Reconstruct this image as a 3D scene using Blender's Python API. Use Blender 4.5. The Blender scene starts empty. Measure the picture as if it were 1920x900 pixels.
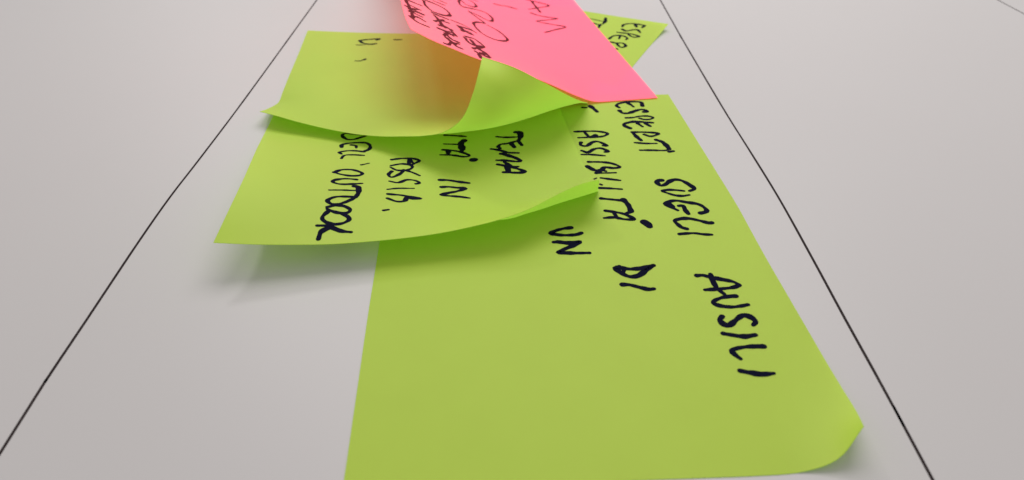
import bpy, bmesh, math, random
from mathutils import Vector, noise
random.seed(7)
sc = bpy.context.scene
COL = sc.collection
H = 0.0857            # camera height above the board in metres; the tables below are in this unit
# ------------------------------------------------------------------ camera
PITCH = math.atan(959 / 1280)
cam_data = bpy.data.cameras.new('camera')
cam = bpy.data.objects.new('camera', cam_data)
COL.objects.link(cam)
cam.location = (0, 0, H)
cam.rotation_euler = (math.radians(90) - PITCH, 0, 0)
cam_data.sensor_width = 36
cam_data.lens = 24
cam_data.clip_start = 0.002
cam_data.clip_end = 20
cam_data.dof.use_dof = True
cam_data.dof.focus_distance = 1.76 * H
cam_data.dof.aperture_fstop = 24
sc.camera = cam
sc.render.resolution_x, sc.render.resolution_y = 1024, 480
# ------------------------------------------------------------------ room light
world = bpy.data.worlds.new('World')
sc.world = world
world.use_nodes = True
bg = world.node_tree.nodes['Background']
bg.inputs['Color'].default_value = (1.0, 0.967, 0.955, 1)
bg.inputs['Strength'].default_value = 0.56
def lamp(name, pos, target, sx, sy, power, colour):
    d = bpy.data.lights.new(name, 'AREA')
    d.shape = 'RECTANGLE'; d.size = sx; d.size_y = sy; d.energy = power; d.color = colour
    o = bpy.data.objects.new(name, d)
    COL.objects.link(o)
    o.location = pos
    o.rotation_euler = (Vector(target) - Vector(pos)).to_track_quat('-Z', 'Y').to_euler()
    return o
aim = (0.02, 0.15, 0)
# a distant window beyond the left of the board (gives the soft-edged shadows), and a wide ceiling panel
lamp('window_light', (-0.70, 1.72, 1.25), aim, 0.20, 0.20, 4.2, (1.0, 0.965, 0.94))
lamp('ceiling_panel_light', (0.06, 0.40, 0.38), (0.03, 0.20, 0), 0.36, 0.26, 1.5, (1.0, 0.96, 0.95))
vs = sc.view_settings
vs.view_transform = 'Standard'; vs.look = 'None'; vs.gamma = 1; vs.use_curve_mapping = False
vs.exposure = 0
# ------------------------------------------------------------------ materials
def new_mat(name):
    m = bpy.data.materials.new(name); m.use_nodes = True
    nt = m.node_tree
    for n in list(nt.nodes): nt.nodes.remove(n)
    out = nt.nodes.new('ShaderNodeOutputMaterial')
    return m, nt, out
def nd(nt, kind, **kw):
    n = nt.nodes.new(kind)
    for k, v in kw.items(): n.inputs[k].default_value = v
    return n
def paper(name, colour, through, tint):
    m, nt, out = new_mat(name)
    tc = nd(nt, 'ShaderNodeTexCoord')
    fib = nd(nt, 'ShaderNodeTexNoise', Scale=2600.0, Detail=4.0, Roughness=0.65)
    mot = nd(nt, 'ShaderNodeTexNoise', Scale=75.0, Detail=4.0, Roughness=0.6)
    nt.links.new(tc.outputs['Object'], fib.inputs['Vector'])
    nt.links.new(tc.outputs['Object'], mot.inputs['Vector'])
    ramp = nd(nt, 'ShaderNodeMix'); ramp.data_type = 'RGBA'
    ramp.inputs['A'].default_value = (*[c * 0.97 for c in colour], 1)
    ramp.inputs['B'].default_value = (*tint, 1)
    nt.links.new(mot.outputs['Fac'], ramp.inputs['Factor'])
    b = nd(nt, 'ShaderNodeBump', Strength=0.22, Distance=0.00006)
    nt.links.new(fib.outputs['Fac'], b.inputs['Height'])
    dif = nd(nt, 'ShaderNodeBsdfPrincipled', Roughness=0.62)
    dif.inputs['Specular IOR Level'].default_value = 0.3
    nt.links.new(ramp.outputs['Result'], dif.inputs['Base Color'])
    nt.links.new(b.outputs['Normal'], dif.inputs['Normal'])
    tr = nd(nt, 'ShaderNodeBsdfTranslucent', Color=(*through, 1))
    mix = nt.nodes.new('ShaderNodeAddShader')
    nt.links.new(dif.outputs[0], mix.inputs[0]); nt.links.new(tr.outputs[0], mix.inputs[1])
    nt.links.new(mix.outputs[0], out.inputs['Surface'])
    return m
# thin coloured paper: what it sends back plus what it lets through
GREEN = paper('lime_paper', (0.335, 0.415, 0.044), (0.185, 0.37, 0.035), (0.352, 0.434, 0.051))
PINK = paper('pink_paper', (0.83, 0.112, 0.245), (0.80, 0.25, 0.18), (0.85, 0.122, 0.26))
def ink(name, colour, rough):
    m, nt, out = new_mat(name)
    tc = nd(nt, 'ShaderNodeTexCoord')
    n = nd(nt, 'ShaderNodeTexNoise', Scale=900.0, Detail=3.0)
    nt.links.new(tc.outputs['Object'], n.inputs['Vector'])
    mx = nd(nt, 'ShaderNodeMix'); mx.data_type = 'RGBA'
    mx.inputs['A'].default_value = (*colour[0], 1); mx.inputs['B'].default_value = (*colour[1], 1)
    nt.links.new(n.outputs['Fac'], mx.inputs['Factor'])
    p = nd(nt, 'ShaderNodeBsdfPrincipled', Roughness=rough)
    p.inputs['Specular IOR Level'].default_value = 0.03
    nt.links.new(mx.outputs['Result'], p.inputs['Base Color'])
    nt.links.new(p.outputs[0], out.inputs['Surface'])
    return m
INK_BLACK = ink('navy_marker_ink', ((0.002, 0.002, 0.008), (0.006, 0.007, 0.026)), 0.8)
INK_PINK = ink('marker_ink_on_pink', ((0.10, 0.008, 0.012), (0.20, 0.02, 0.03)), 0.6)
def board_material():
    m, nt, out = new_mat('board_coating')
    tc = nd(nt, 'ShaderNodeTexCoord')
    big = nd(nt, 'ShaderNodeTexNoise', Scale=16.0, Detail=3.0)
    fine = nd(nt, 'ShaderNodeTexNoise', Scale=1500.0, Detail=3.0)
    for n in (big, fine): nt.links.new(tc.outputs['Object'], n.inputs['Vector'])
    mx = nd(nt, 'ShaderNodeMix'); mx.data_type = 'RGBA'
    mx.inputs['A'].default_value = (0.478, 0.462, 0.458, 1); mx.inputs['B'].default_value = (0.490, 0.476, 0.473, 1)
    nt.links.new(big.outputs['Fac'], mx.inputs['Factor'])
    b = nd(nt, 'ShaderNodeBump', Strength=0.10, Distance=0.00005)
    nt.links.new(fine.outputs['Fac'], b.inputs['Height'])
    p = nd(nt, 'ShaderNodeBsdfPrincipled', Roughness=0.42)
    p.inputs['Specular IOR Level'].default_value = 0.35
    nt.links.new(mx.outputs['Result'], p.inputs['Base Color'])
    nt.links.new(b.outputs['Normal'], p.inputs['Normal'])
    nt.links.new(p.outputs[0], out.inputs['Surface'])
    return m
BOARD = board_material()
LINE = ink('dark_line', ((0.020, 0.015, 0.015), (0.040, 0.030, 0.030)), 0.6)
# ------------------------------------------------------------------ helpers
def mesh_obj(name, verts, faces, mat, parent=None, smooth=True):
    me = bpy.data.meshes.new(name)
    me.from_pydata(verts, [], faces); me.update()
    if smooth:
        me.polygons.foreach_set('use_smooth', [True] * len(me.polygons))
    me.materials.append(mat)
    o = bpy.data.objects.new(name, me)
    COL.objects.link(o)
    if parent: o.parent = parent
    return o
def cr_weights(t):
    return (-.5*t**3 + t*t - .5*t, 1.5*t**3 - 2.5*t*t + 1, -1.5*t**3 + 2*t*t + .5*t, .5*t**3 - .5*t*t)
class Sheet:
    """smooth bent sheet through a grid of points; u runs across, v runs away from the viewer"""
    def __init__(s, g, floor=0.0001):
        s.floor = floor
        g = [[Vector(p) * H for p in row] for row in g]
        ext = lambda r: [2*r[0] - r[1]] + r + [2*r[-1] - r[-2]]
        g = [ext(r) for r in g]
        s.g = ext_rows(g); s.ny, s.nx = len(g), len(g[0]) - 2
    def at(s, u, v):
        x = u * (s.nx - 1); y = v * (s.ny - 1)
        i = max(0, min(int(x), s.nx - 2)); j = max(0, min(int(y), s.ny - 2))
        wu, wv = cr_weights(x - i), cr_weights(y - j)
        p = Vector((0, 0, 0))
        for b in range(4):
            for a in range(4):
                p += s.g[j + b][i + a] * (wu[a] * wv[b])
        p.z = max(p.z, s.floor)
        return p
    def frame(s, u, v):
        e = 0.004
        du = (s.at(u + e, v) - s.at(u - e, v)) / (2*e)
        dv = (s.at(u, v + e) - s.at(u, v - e)) / (2*e)
        return s.at(u, v), du, dv, du.cross(dv).normalized()
def ext_rows(g):
    first = [2*a - b for a, b in zip(g[0], g[1])]; last = [2*a - b for a, b in zip(g[-1], g[-2])]
    return [first] + g + [last]
def build_sheet(name, sheet, mat, nu, nv, thick=0.00010):
    vs_, fs = [], []
    for j in range(nv + 1):
        for i in range(nu + 1):
            p, du, dv, n = sheet.frame(i / nu, j / nv)
            q = abs(noise.noise(p * 55)) * 0.00005 if p.z > 0.0010 else 0
            vs_.append(p + n * q)
    idx = lambda j, i: j * (nu + 1) + i
    for j in range(nv):
        for i in range(nu):
            fs.append((idx(j, i), idx(j, i+1), idx(j+1, i+1), idx(j+1, i)))
    # cut edge: the paper's own thickness, on a rim of its own so it stays crisp
    ring = [(j, 0) for j in range(nv, 0, -1)] + [(0, i) for i in range(nu)] + [(j, nu) for j in range(nv)] + [(nv, i) for i in range(nu, 0, -1)]
    top0 = len(vs_)
    for j, i in ring:
        p, du, dv, n = sheet.frame(i / nu, j / nv)
        vs_.append(vs_[idx(j, i)].copy()); vs_.append(vs_[idx(j, i)] - n * thick)
    m = len(ring)
    for k in range(m):
        a, b = top0 + 2*k, top0 + 2*((k + 1) % m)
        fs.append((a, a + 1, b + 1, b))
    return mesh_obj(name, vs_, fs, mat)
def smooth_path(pts, step):
    """Catmull-Rom through pen points (metres on the unrolled sheet)"""
    if len(pts) == 2:
        n = max(2, int((pts[1] - pts[0]).length / step))
        return [pts[0].lerp(pts[1], k / n) for k in range(n + 1)]
    P = [2*pts[0] - pts[1]] + pts + [2*pts[-1] - pts[-2]]
    out = []
    for k in range(1, len(P) - 2):
        n = max(2, int((P[k+1] - P[k]).length / step))
        for q in range(n):
            w = cr_weights(q / n)
            out.append(P[k-1]*w[0] + P[k]*w[1] + P[k+1]*w[2] + P[k+2]*w[3])
    out.append(pts[-1])
    return out
def write_word(sheet, strokes, mat, parent, label, lift0):
    vs_, fs = [], []
    lift = lift0
    for width, pts in strokes:
        um = sum(p[0] for p in pts) / len(pts); vm = sum(p[1] for p in pts) / len(pts)
        _, du, dv, _ = sheet.frame(um, vm)
        A, B = du.length, dv.length
        path = smooth_path([Vector((p[0] * A, p[1] * B)) for p in pts], 0.00035)
        n = len(path)
        # total length for the taper at both ends
        base = len(vs_); hw = width * 0.00058
        left, right = [], []
        run = 0; total = sum((path[k+1] - path[k]).length for k in range(n - 1)) + 1e-9
        ph = random.uniform(0, 9)
        prev = None
        for k in range(n):
            t = (path[min(k+1, n-1)] - path[max(k-1, 0)])
            t = t.normalized() if t.length > 1e-9 else Vector((1, 0))
            if k: run += (path[k] - path[k-1]).length
            nrm = Vector((-t.y, t.x))
            w = hw * (1 + .16 * math.sin(ph + run * 1100) + .09 * math.sin(ph*3 + run * 2900))
            w *= 0.80 + 0.20 * min(1, (total - run) / (4 * hw))
            left.append(path[k] + nrm * w); right.append(path[k] - nrm * w)
        def cap(c, side, t, r):
            out = []
            a0 = math.atan2(side.y - c.y, side.x - c.x)
            for q in range(1, 6):
                a = a0 - math.pi * q / 6
                out.append(c + Vector((math.cos(a), math.sin(a))) * r)
            return out
        def put(p2):
            u, v = p2.x / A, p2.y / B
            p, du_, dv_, nn = sheet.frame(u, v)
            vs_.append(p + nn * lift)
            return len(vs_) - 1
        L = [put(p) for p in left]; R = [put(p) for p in right]
        for k in range(n - 1):
            fs.append((R[k], R[k+1], L[k+1], L[k]))
        e = cap(path[-1], left[-1], None, (left[-1] - path[-1]).length)
        E = [put(p) for p in e]
        fs.append(tuple([L[-1]] + E + [R[-1]])[::-1])
        b = cap(path[0], right[0], None, (right[0] - path[0]).length)
        Bc = [put(p) for p in b]
        fs.append(tuple([R[0]] + Bc + [L[0]])[::-1])
        lift += 0.0000006
    o = mesh_obj('written_word', vs_, fs, mat, parent)
    o['label'] = label
    return o
GRIDS = {
 'n4': [
  [(-0.316,2.5449,0.0012),(-0.203,2.4916,0.0012),(-0.0899,2.4383,0.0012),(0.0231,2.3849,0.0012),(0.1362,2.3316,0.0012),(0.2493,2.2783,0.0012),(0.3623,2.225,0.0012)],
  [(-0.2663,2.6504,0.0012),(-0.1532,2.5971,0.0012),(-0.0402,2.5438,0.0012),(0.0729,2.4905,0.0012),(0.186,2.4372,0.0012),(0.299,2.3839,0.0012),(0.4121,2.3306,0.0012)],
  [(-0.2165,2.7559,0.0012),(-0.1035,2.7026,0.0012),(0.0096,2.6493,0.0012),(0.1226,2.596,0.0012),(0.2357,2.5427,0.0012),(0.3488,2.4894,0.0012),(0.4618,2.4361,0.0012)],
  [(-0.1668,2.8614,0.0012),(-0.0537,2.8081,0.0012),(0.0593,2.7548,0.0012),(0.1724,2.7015,0.0012),(0.2855,2.6482,0.0012),(0.3985,2.5949,0.0012),(0.5116,2.5416,0.0012)],
  [(-0.117,2.967,0.0012),(-0.004,2.9137,0.0012),(0.1091,2.8604,0.0012),(0.2222,2.8071,0.0012),(0.3352,2.7537,0.0012),(0.4476,2.6963,0.0015),(0.56,2.6408,0.0024)],
  [(-0.0673,3.0725,0.0012),(0.0458,3.0192,0.0012),(0.1588,2.9659,0.0012),(0.2719,2.9126,0.0012),(0.3845,2.8554,0.0014),(0.4952,2.7901,0.0056),(0.6049,2.7247,0.0102)],
  [(-0.0175,3.178,0.0012),(0.0955,3.1247,0.0012),(0.2086,3.0714,0.0012),(0.3217,3.0181,0.0012),(0.4339,2.9593,0.0019),(0.5427,2.8842,0.0094),(0.6442,2.7862,0.0252)],
 ],
 'n1': [
  [(-0.2779,0.6495,0.0013),(-0.2031,0.6524,0.0012),(-0.128,0.6554,0.0012),(-0.0528,0.6583,0.0012),(0.0226,0.6612,0.0012),(0.098,0.6641,0.0012),(0.1736,0.667,0.0012),(0.2492,0.6699,0.0012),(0.325,0.6729,0.0012),(0.4008,0.6762,0.0011),(0.476,0.6818,0.0012),(0.5456,0.6958,0.0194),(0.5912,0.7313,0.0608)],
  [(-0.2829,0.7251,0.0012),(-0.2074,0.7289,0.0012),(-0.132,0.7322,0.0012),(-0.0566,0.7354,0.0012),(0.0189,0.7385,0.0012),(0.0944,0.7416,0.0012),(0.1699,0.7448,0.0012),(0.2454,0.748,0.0012),(0.3207,0.7515,0.0012),(0.3955,0.7559,0.0012),(0.4691,0.7628,0.0012),(0.5413,0.7741,0.0079),(0.6128,0.7877,0.0279)],
  [(-0.2882,0.801,0.0012),(-0.2123,0.8052,0.0012),(-0.1365,0.8089,0.0012),(-0.0608,0.8124,0.0012),(0.0148,0.8158,0.0012),(0.0904,0.8191,0.0012),(0.166,0.8226,0.0012),(0.2414,0.8262,0.0012),(0.3165,0.8302,0.0012),(0.3912,0.8353,0.0012),(0.4657,0.8421,0.0012),(0.5407,0.8504,0.0037),(0.6176,0.8576,0.0122)],
  [(-0.2934,0.877,0.0012),(-0.2174,0.8815,0.0012),(-0.1413,0.8855,0.0012),(-0.0654,0.8893,0.0012),(0.0104,0.8929,0.0012),(0.0861,0.8965,0.0012),(0.1618,0.9002,0.0012),(0.2372,0.9042,0.0012),(0.3126,0.9086,0.0012),(0.3878,0.9138,0.0012),(0.4633,0.92,0.0012),(0.5395,0.9265,0.0013),(0.6163,0.9319,0.0056)],
  [(-0.2987,0.9532,0.0012),(-0.2225,0.9578,0.0012),(-0.1463,0.9621,0.0012),(-0.0702,0.9661,0.0012),(0.0058,0.97,0.0012),(0.0817,0.9739,0.0012),(0.1574,0.9778,0.0012),(0.2331,0.982,0.0012),(0.3087,0.9866,0.0012),(0.3844,0.9917,0.0012),(0.4604,0.9973,0.0012),(0.5371,1.0029,0.0012),(0.6144,1.0079,0.0014)],
  [(-0.304,1.0296,0.0012),(-0.2276,1.0342,0.0012),(-0.1512,1.0387,0.0012),(-0.075,1.0429,0.0012),(0.0011,1.047,0.0012),(0.0772,1.0511,0.0012),(0.1531,1.0552,0.0012),(0.2289,1.0596,0.0012),(0.3047,1.0643,0.0012),(0.3806,1.0692,0.0012),(0.4568,1.0744,0.0012),(0.5332,1.0795,0.0012),(0.6097,1.0844,0.0013)],
  [(-0.309,1.1061,0.0012),(-0.2324,1.1107,0.0012),(-0.156,1.1152,0.0012),(-0.0797,1.1196,0.0012),(-0.0035,1.1239,0.0012),(0.0726,1.1282,0.0012),(0.1486,1.1325,0.0012),(0.2246,1.137,0.0012),(0.3005,1.1417,0.0012),(0.3765,1.1466,0.0012),(0.4526,1.1515,0.0012),(0.5287,1.1564,0.0012),(0.6049,1.1612,0.0013)],
  [(-0.3134,1.1826,0.0012),(-0.237,1.1872,0.0012),(-0.1607,1.1918,0.0012),(-0.0844,1.1963,0.0012),(-0.0082,1.2008,0.0012),(0.068,1.2052,0.0012),(0.1441,1.2097,0.0012),(0.2202,1.2143,0.0012),(0.2962,1.219,0.0012),(0.3723,1.2239,0.0012),(0.4483,1.2287,0.0012),(0.5242,1.2335,0.0012),(0.6001,1.2381,0.0013)],
  [(-0.3178,1.2591,0.0012),(-0.2416,1.2638,0.0012),(-0.1654,1.2685,0.0012),(-0.0892,1.2731,0.0012),(-0.0129,1.2776,0.0012),(0.0633,1.2822,0.0012),(0.1395,1.2868,0.0012),(0.2156,1.2915,0.0012),(0.2918,1.2962,0.0012),(0.368,1.3011,0.0012),(0.4442,1.306,0.0012),(0.5203,1.3107,0.0012),(0.5962,1.3151,0.0013)],
  [(-0.3224,1.3356,0.0012),(-0.2463,1.3404,0.0012),(-0.1702,1.3452,0.0012),(-0.094,1.3499,0.0012),(-0.0178,1.3545,0.0012),(0.0584,1.3591,0.0012),(0.1347,1.3638,0.0012),(0.211,1.3685,0.0012),(0.2873,1.3733,0.0012),(0.3637,1.3782,0.0012),(0.4401,1.3832,0.0012),(0.5166,1.388,0.0012),(0.5931,1.3924,0.0013)],
  [(-0.3277,1.4121,0.0012),(-0.2515,1.4171,0.0012),(-0.1753,1.4219,0.0012),(-0.0991,1.4266,0.0012),(-0.0228,1.4313,0.0012),(0.0535,1.436,0.0012),(0.1298,1.4407,0.0012),(0.2061,1.4455,0.0012),(0.2825,1.4503,0.0012),(0.3591,1.4552,0.0012),(0.4357,1.4602,0.0012),(0.5126,1.4651,0.0012),(0.5899,1.4699,0.0013)],
  [(-0.3331,1.4886,0.0012),(-0.2568,1.4937,0.0012),(-0.1805,1.4986,0.0012),(-0.1043,1.5034,0.0012),(-0.028,1.5081,0.0012),(0.0483,1.5129,0.0012),(0.1246,1.5176,0.0012),(0.201,1.5224,0.0012),(0.2775,1.5272,0.0012),(0.354,1.5321,0.0012),(0.4307,1.5371,0.0012),(0.5075,1.5422,0.0012),(0.5844,1.5475,0.0013)],
  [(-0.3384,1.5653,0.0012),(-0.2622,1.5703,0.0012),(-0.1859,1.5753,0.0012),(-0.1097,1.5802,0.0012),(-0.0334,1.5849,0.0012),(0.0429,1.5897,0.0012),(0.1192,1.5944,0.0012),(0.1956,1.5992,0.0012),(0.272,1.604,0.0012),(0.3485,1.6089,0.0012),(0.425,1.614,0.0012),(0.5015,1.6192,0.0012),(0.5779,1.6248,0.0013)],
  [(-0.3438,1.6419,0.0012),(-0.2676,1.6471,0.0012),(-0.1913,1.6521,0.0012),(-0.1151,1.6569,0.0012),(-0.0389,1.6617,0.0012),(0.0374,1.6665,0.0012),(0.1137,1.6713,0.0012),(0.19,1.676,0.0012),(0.2663,1.6809,0.0012),(0.3426,1.6858,0.0012),(0.419,1.6909,0.0012),(0.4953,1.6963,0.0012),(0.5715,1.702,0.0013)],
  [(-0.3492,1.7187,0.0012),(-0.273,1.7238,0.0012),(-0.1968,1.7289,0.0012),(-0.1206,1.7338,0.0012),(-0.0444,1.7386,0.0012),(0.0318,1.7434,0.0012),(0.108,1.7481,0.0012),(0.1842,1.7529,0.0012),(0.2604,1.7578,0.0012),(0.3366,1.7627,0.0012),(0.4128,1.7678,0.0012),(0.4889,1.7733,0.0012),(0.565,1.779,0.0013)],
  [(-0.3546,1.7956,0.0012),(-0.2784,1.8007,0.0012),(-0.2023,1.8057,0.0012),(-0.1261,1.8106,0.0012),(-0.05,1.8155,0.0012),(0.0261,1.8202,0.0012),(0.1022,1.825,0.0012),(0.1783,1.8298,0.0012),(0.2544,1.8347,0.0012),(0.3305,1.8396,0.0012),(0.4065,1.8447,0.0012),(0.4826,1.8502,0.0012),(0.5586,1.8559,0.0013)],
  [(-0.36,1.8725,0.0012),(-0.2839,1.8776,0.0012),(-0.2078,1.8826,0.0012),(-0.1317,1.8875,0.0012),(-0.0556,1.8924,0.0012),(0.0205,1.8972,0.0012),(0.0965,1.902,0.0012),(0.1725,1.9068,0.0012),(0.2485,1.9116,0.0012),(0.3244,1.9166,0.0012),(0.4003,1.9216,0.0012),(0.4762,1.927,0.0012),(0.5522,1.9327,0.0013)],
  [(-0.3654,1.9495,0.0012),(-0.2893,1.9546,0.0012),(-0.2132,1.9596,0.0012),(-0.1371,1.9645,0.0012),(-0.0611,1.9693,0.0012),(0.015,1.9741,0.0012),(0.0909,1.9789,0.0012),(0.1668,1.9838,0.0012),(0.2427,1.9886,0.0012),(0.3185,1.9936,0.0012),(0.3942,1.9986,0.0012),(0.4699,2.0037,0.0012),(0.5457,2.0092,0.0013)],
  [(-0.3708,2.0266,0.0012),(-0.2947,2.0316,0.0012),(-0.2185,2.0365,0.0012),(-0.1425,2.0415,0.0012),(-0.0664,2.0463,0.0012),(0.0096,2.0511,0.0012),(0.0855,2.056,0.0012),(0.1613,2.0608,0.0012),(0.237,2.0657,0.0012),(0.3127,2.0706,0.0012),(0.3883,2.0756,0.0012),(0.4638,2.0805,0.0012),(0.5394,2.0855,0.0013)],
  [(-0.3762,2.1037,0.0012),(-0.2999,2.1086,0.0012),(-0.2238,2.1135,0.0012),(-0.1477,2.1185,0.0012),(-0.0716,2.1233,0.0012),(0.0043,2.1282,0.0012),(0.0802,2.133,0.0012),(0.156,2.1379,0.0012),(0.2316,2.1428,0.0012),(0.3072,2.1477,0.0012),(0.3826,2.1527,0.0012),(0.4579,2.1575,0.0012),(0.5331,2.1615,0.0012)],
 ],
 'n2': [
  [(-0.6633,1.2097,0.0862),(-0.5791,1.2178,0.0754),(-0.4965,1.2271,0.0674),(-0.4147,1.2375,0.0613),(-0.3333,1.2499,0.0588),(-0.252,1.2634,0.0587),(-0.171,1.2783,0.0616),(-0.0921,1.2954,0.0692),(-0.0197,1.3151,0.0787),(0.0388,1.3428,0.0851),(0.0829,1.3805,0.0861),(0.1272,1.4128,0.0913),(0.1724,1.4381,0.0967),(0.2174,1.4568,0.0969)],
  [(-0.6559,1.2851,0.1057),(-0.5799,1.2921,0.0885),(-0.5026,1.3011,0.075),(-0.4247,1.3114,0.0649),(-0.3463,1.323,0.0578),(-0.2672,1.3356,0.0528),(-0.1869,1.3489,0.0484),(-0.1032,1.3623,0.043),(-0.0156,1.3752,0.0355),(0.033,1.3994,0.033),(0.0807,1.4272,0.0302),(0.1295,1.4551,0.0309),(0.179,1.4796,0.0326),(0.2232,1.5032,0.0339)],
  [(-0.6541,1.3611,0.116),(-0.5828,1.3679,0.0959),(-0.51,1.3763,0.0789),(-0.4357,1.386,0.0654),(-0.3604,1.3966,0.0546),(-0.2842,1.408,0.0455),(-0.2072,1.4196,0.0365),(-0.1305,1.4316,0.0267),(-0.0588,1.4461,0.0168),(0.0009,1.4684,0.0092),(0.0568,1.4933,0.0051),(0.1131,1.5184,0.003),(0.1713,1.5416,0.0024),(0.2329,1.5621,0.0039)],
  [(-0.659,1.4373,0.116),(-0.5902,1.4444,0.0955),(-0.5202,1.4523,0.0771),(-0.4488,1.4612,0.0616),(-0.3764,1.4709,0.0486),(-0.3035,1.4813,0.0372),(-0.2309,1.4923,0.0266),(-0.1603,1.5047,0.0166),(-0.0937,1.5206,0.0081),(-0.0304,1.5413,0.0028),(0.0309,1.5645,0.0023),(0.0924,1.5875,0.0023),(0.1557,1.6088,0.0023),(0.2216,1.6283,0.0023)],
  [(-0.6704,1.5128,0.1078),(-0.6025,1.5204,0.0877),(-0.5338,1.5282,0.0694),(-0.4641,1.5367,0.0537),(-0.3938,1.5459,0.0403),(-0.3234,1.5559,0.0288),(-0.2538,1.5671,0.0188),(-0.1858,1.5803,0.0105),(-0.1198,1.5965,0.0048),(-0.0551,1.6157,0.0024),(0.009,1.6367,0.0024),(0.0732,1.6576,0.0028),(0.1376,1.6767,0.0044),(0.2006,1.6941,0.0076)],
  [(-0.6859,1.5874,0.0926),(-0.6182,1.5956,0.074),(-0.55,1.6037,0.0572),(-0.481,1.6122,0.0428),(-0.4117,1.6213,0.0308),(-0.3425,1.6315,0.0209),(-0.2741,1.6432,0.0129),(-0.2066,1.6568,0.007),(-0.1402,1.6727,0.0035),(-0.0743,1.6906,0.0024),(-0.0087,1.7097,0.0026),(0.0573,1.7286,0.0038),(0.1239,1.7462,0.0061),(0.1916,1.762,0.0091)],
  [(-0.7041,1.6613,0.0723),(-0.6361,1.6702,0.0563),(-0.5674,1.6788,0.0422),(-0.4982,1.6876,0.0306),(-0.4289,1.6972,0.0213),(-0.3599,1.7078,0.0141),(-0.2915,1.7198,0.0086),(-0.2238,1.7334,0.0049),(-0.1567,1.7488,0.0029),(-0.0898,1.7656,0.0024),(-0.0229,1.7831,0.0029),(0.0447,1.8003,0.0044),(0.1131,1.8163,0.0067),(0.1827,1.8306,0.0091)],
  [(-0.7236,1.735,0.0488),(-0.6545,1.7446,0.0365),(-0.5847,1.7538,0.0264),(-0.5147,1.7632,0.0187),(-0.4448,1.7732,0.0129),(-0.3755,1.7842,0.0086),(-0.3067,1.7963,0.0056),(-0.2384,1.8098,0.0036),(-0.1705,1.8246,0.0026),(-0.1027,1.8404,0.0024),(-0.0347,1.8566,0.0028),(0.0339,1.8723,0.0042),(0.1033,1.8869,0.0064),(0.1735,1.9001,0.0091)],
  [(-0.7433,1.8096,0.025),(-0.672,1.8196,0.0175),(-0.6005,1.8292,0.0123),(-0.5294,1.839,0.0088),(-0.459,1.8493,0.0064),(-0.3891,1.8605,0.0047),(-0.3198,1.8727,0.0035),(-0.2509,1.8859,0.0028),(-0.1824,1.9002,0.0025),(-0.1138,1.9151,0.0024),(-0.0451,1.9301,0.0025),(0.0242,1.9447,0.0032),(0.094,1.9582,0.0052),(0.1642,1.9705,0.009)],
  [(-0.7604,1.8864,0.0053),(-0.6861,1.8958,0.0035),(-0.6135,1.9053,0.003),(-0.5419,1.9151,0.0027),(-0.471,1.9255,0.0026),(-0.4008,1.9366,0.0025),(-0.3311,1.9487,0.0025),(-0.2618,1.9617,0.0024),(-0.1927,1.9755,0.0024),(-0.1237,1.9897,0.0024),(-0.0545,2.0039,0.0024),(0.0151,2.0175,0.0024),(0.0851,2.0302,0.003),(0.1554,2.0418,0.0089)],
  [(-0.7666,1.9662,0.0024),(-0.6949,1.9738,0.0024),(-0.6232,1.9823,0.0024),(-0.5519,1.9916,0.0024),(-0.4811,2.0017,0.0024),(-0.4107,2.0127,0.0024),(-0.3409,2.0246,0.0024),(-0.2713,2.0373,0.0024),(-0.202,2.0506,0.0024),(-0.1327,2.0642,0.0024),(-0.0632,2.0778,0.0024),(0.0065,2.0908,0.0024),(0.0766,2.1029,0.0028),(0.1468,2.114,0.0088)],
  [(-0.7708,2.0464,0.0024),(-0.7008,2.0524,0.0024),(-0.6303,2.0597,0.0024),(-0.5597,2.0682,0.0024),(-0.4892,2.0779,0.0024),(-0.4191,2.0886,0.0024),(-0.3493,2.1003,0.0024),(-0.2797,2.1127,0.0024),(-0.2103,2.1257,0.0024),(-0.141,2.1389,0.0024),(-0.0715,2.1519,0.0024),(-0.0018,2.1645,0.0024),(0.0682,2.1761,0.0029),(0.1382,2.1869,0.0088)],
  [(-0.775,2.1264,0.0025),(-0.7056,2.1313,0.0024),(-0.6358,2.1374,0.0024),(-0.5657,2.145,0.0024),(-0.4958,2.1541,0.0024),(-0.4261,2.1645,0.0024),(-0.3566,2.176,0.0024),(-0.2873,2.1882,0.0024),(-0.2181,2.2008,0.0024),(-0.1489,2.2137,0.0024),(-0.0795,2.2264,0.0024),(-0.0099,2.2386,0.0024),(0.0598,2.25,0.0029),(0.1295,2.2605,0.0089)],
  [(-0.7792,2.2062,0.0026),(-0.7096,2.2099,0.0024),(-0.6399,2.2149,0.0024),(-0.5705,2.2218,0.0024),(-0.5012,2.2304,0.0024),(-0.4321,2.2405,0.0024),(-0.3632,2.2517,0.0024),(-0.2944,2.2637,0.0024),(-0.2256,2.2761,0.0024),(-0.1567,2.2887,0.0024),(-0.0876,2.3011,0.0024),(-0.0183,2.313,0.0024),(0.0513,2.3243,0.0029),(0.1208,2.3348,0.0087)],
  [(-0.7811,2.2861,0.0029),(-0.7115,2.2882,0.0024),(-0.6426,2.2922,0.0024),(-0.5741,2.2985,0.0024),(-0.5058,2.3068,0.0024),(-0.4377,2.3167,0.0024),(-0.3696,2.3277,0.0024),(-0.3015,2.3395,0.0024),(-0.2333,2.3516,0.0024),(-0.1649,2.3639,0.0024),(-0.0962,2.376,0.0024),(-0.0271,2.3878,0.0024),(0.0424,2.399,0.0027),(0.1125,2.4098,0.0071)],
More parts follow.
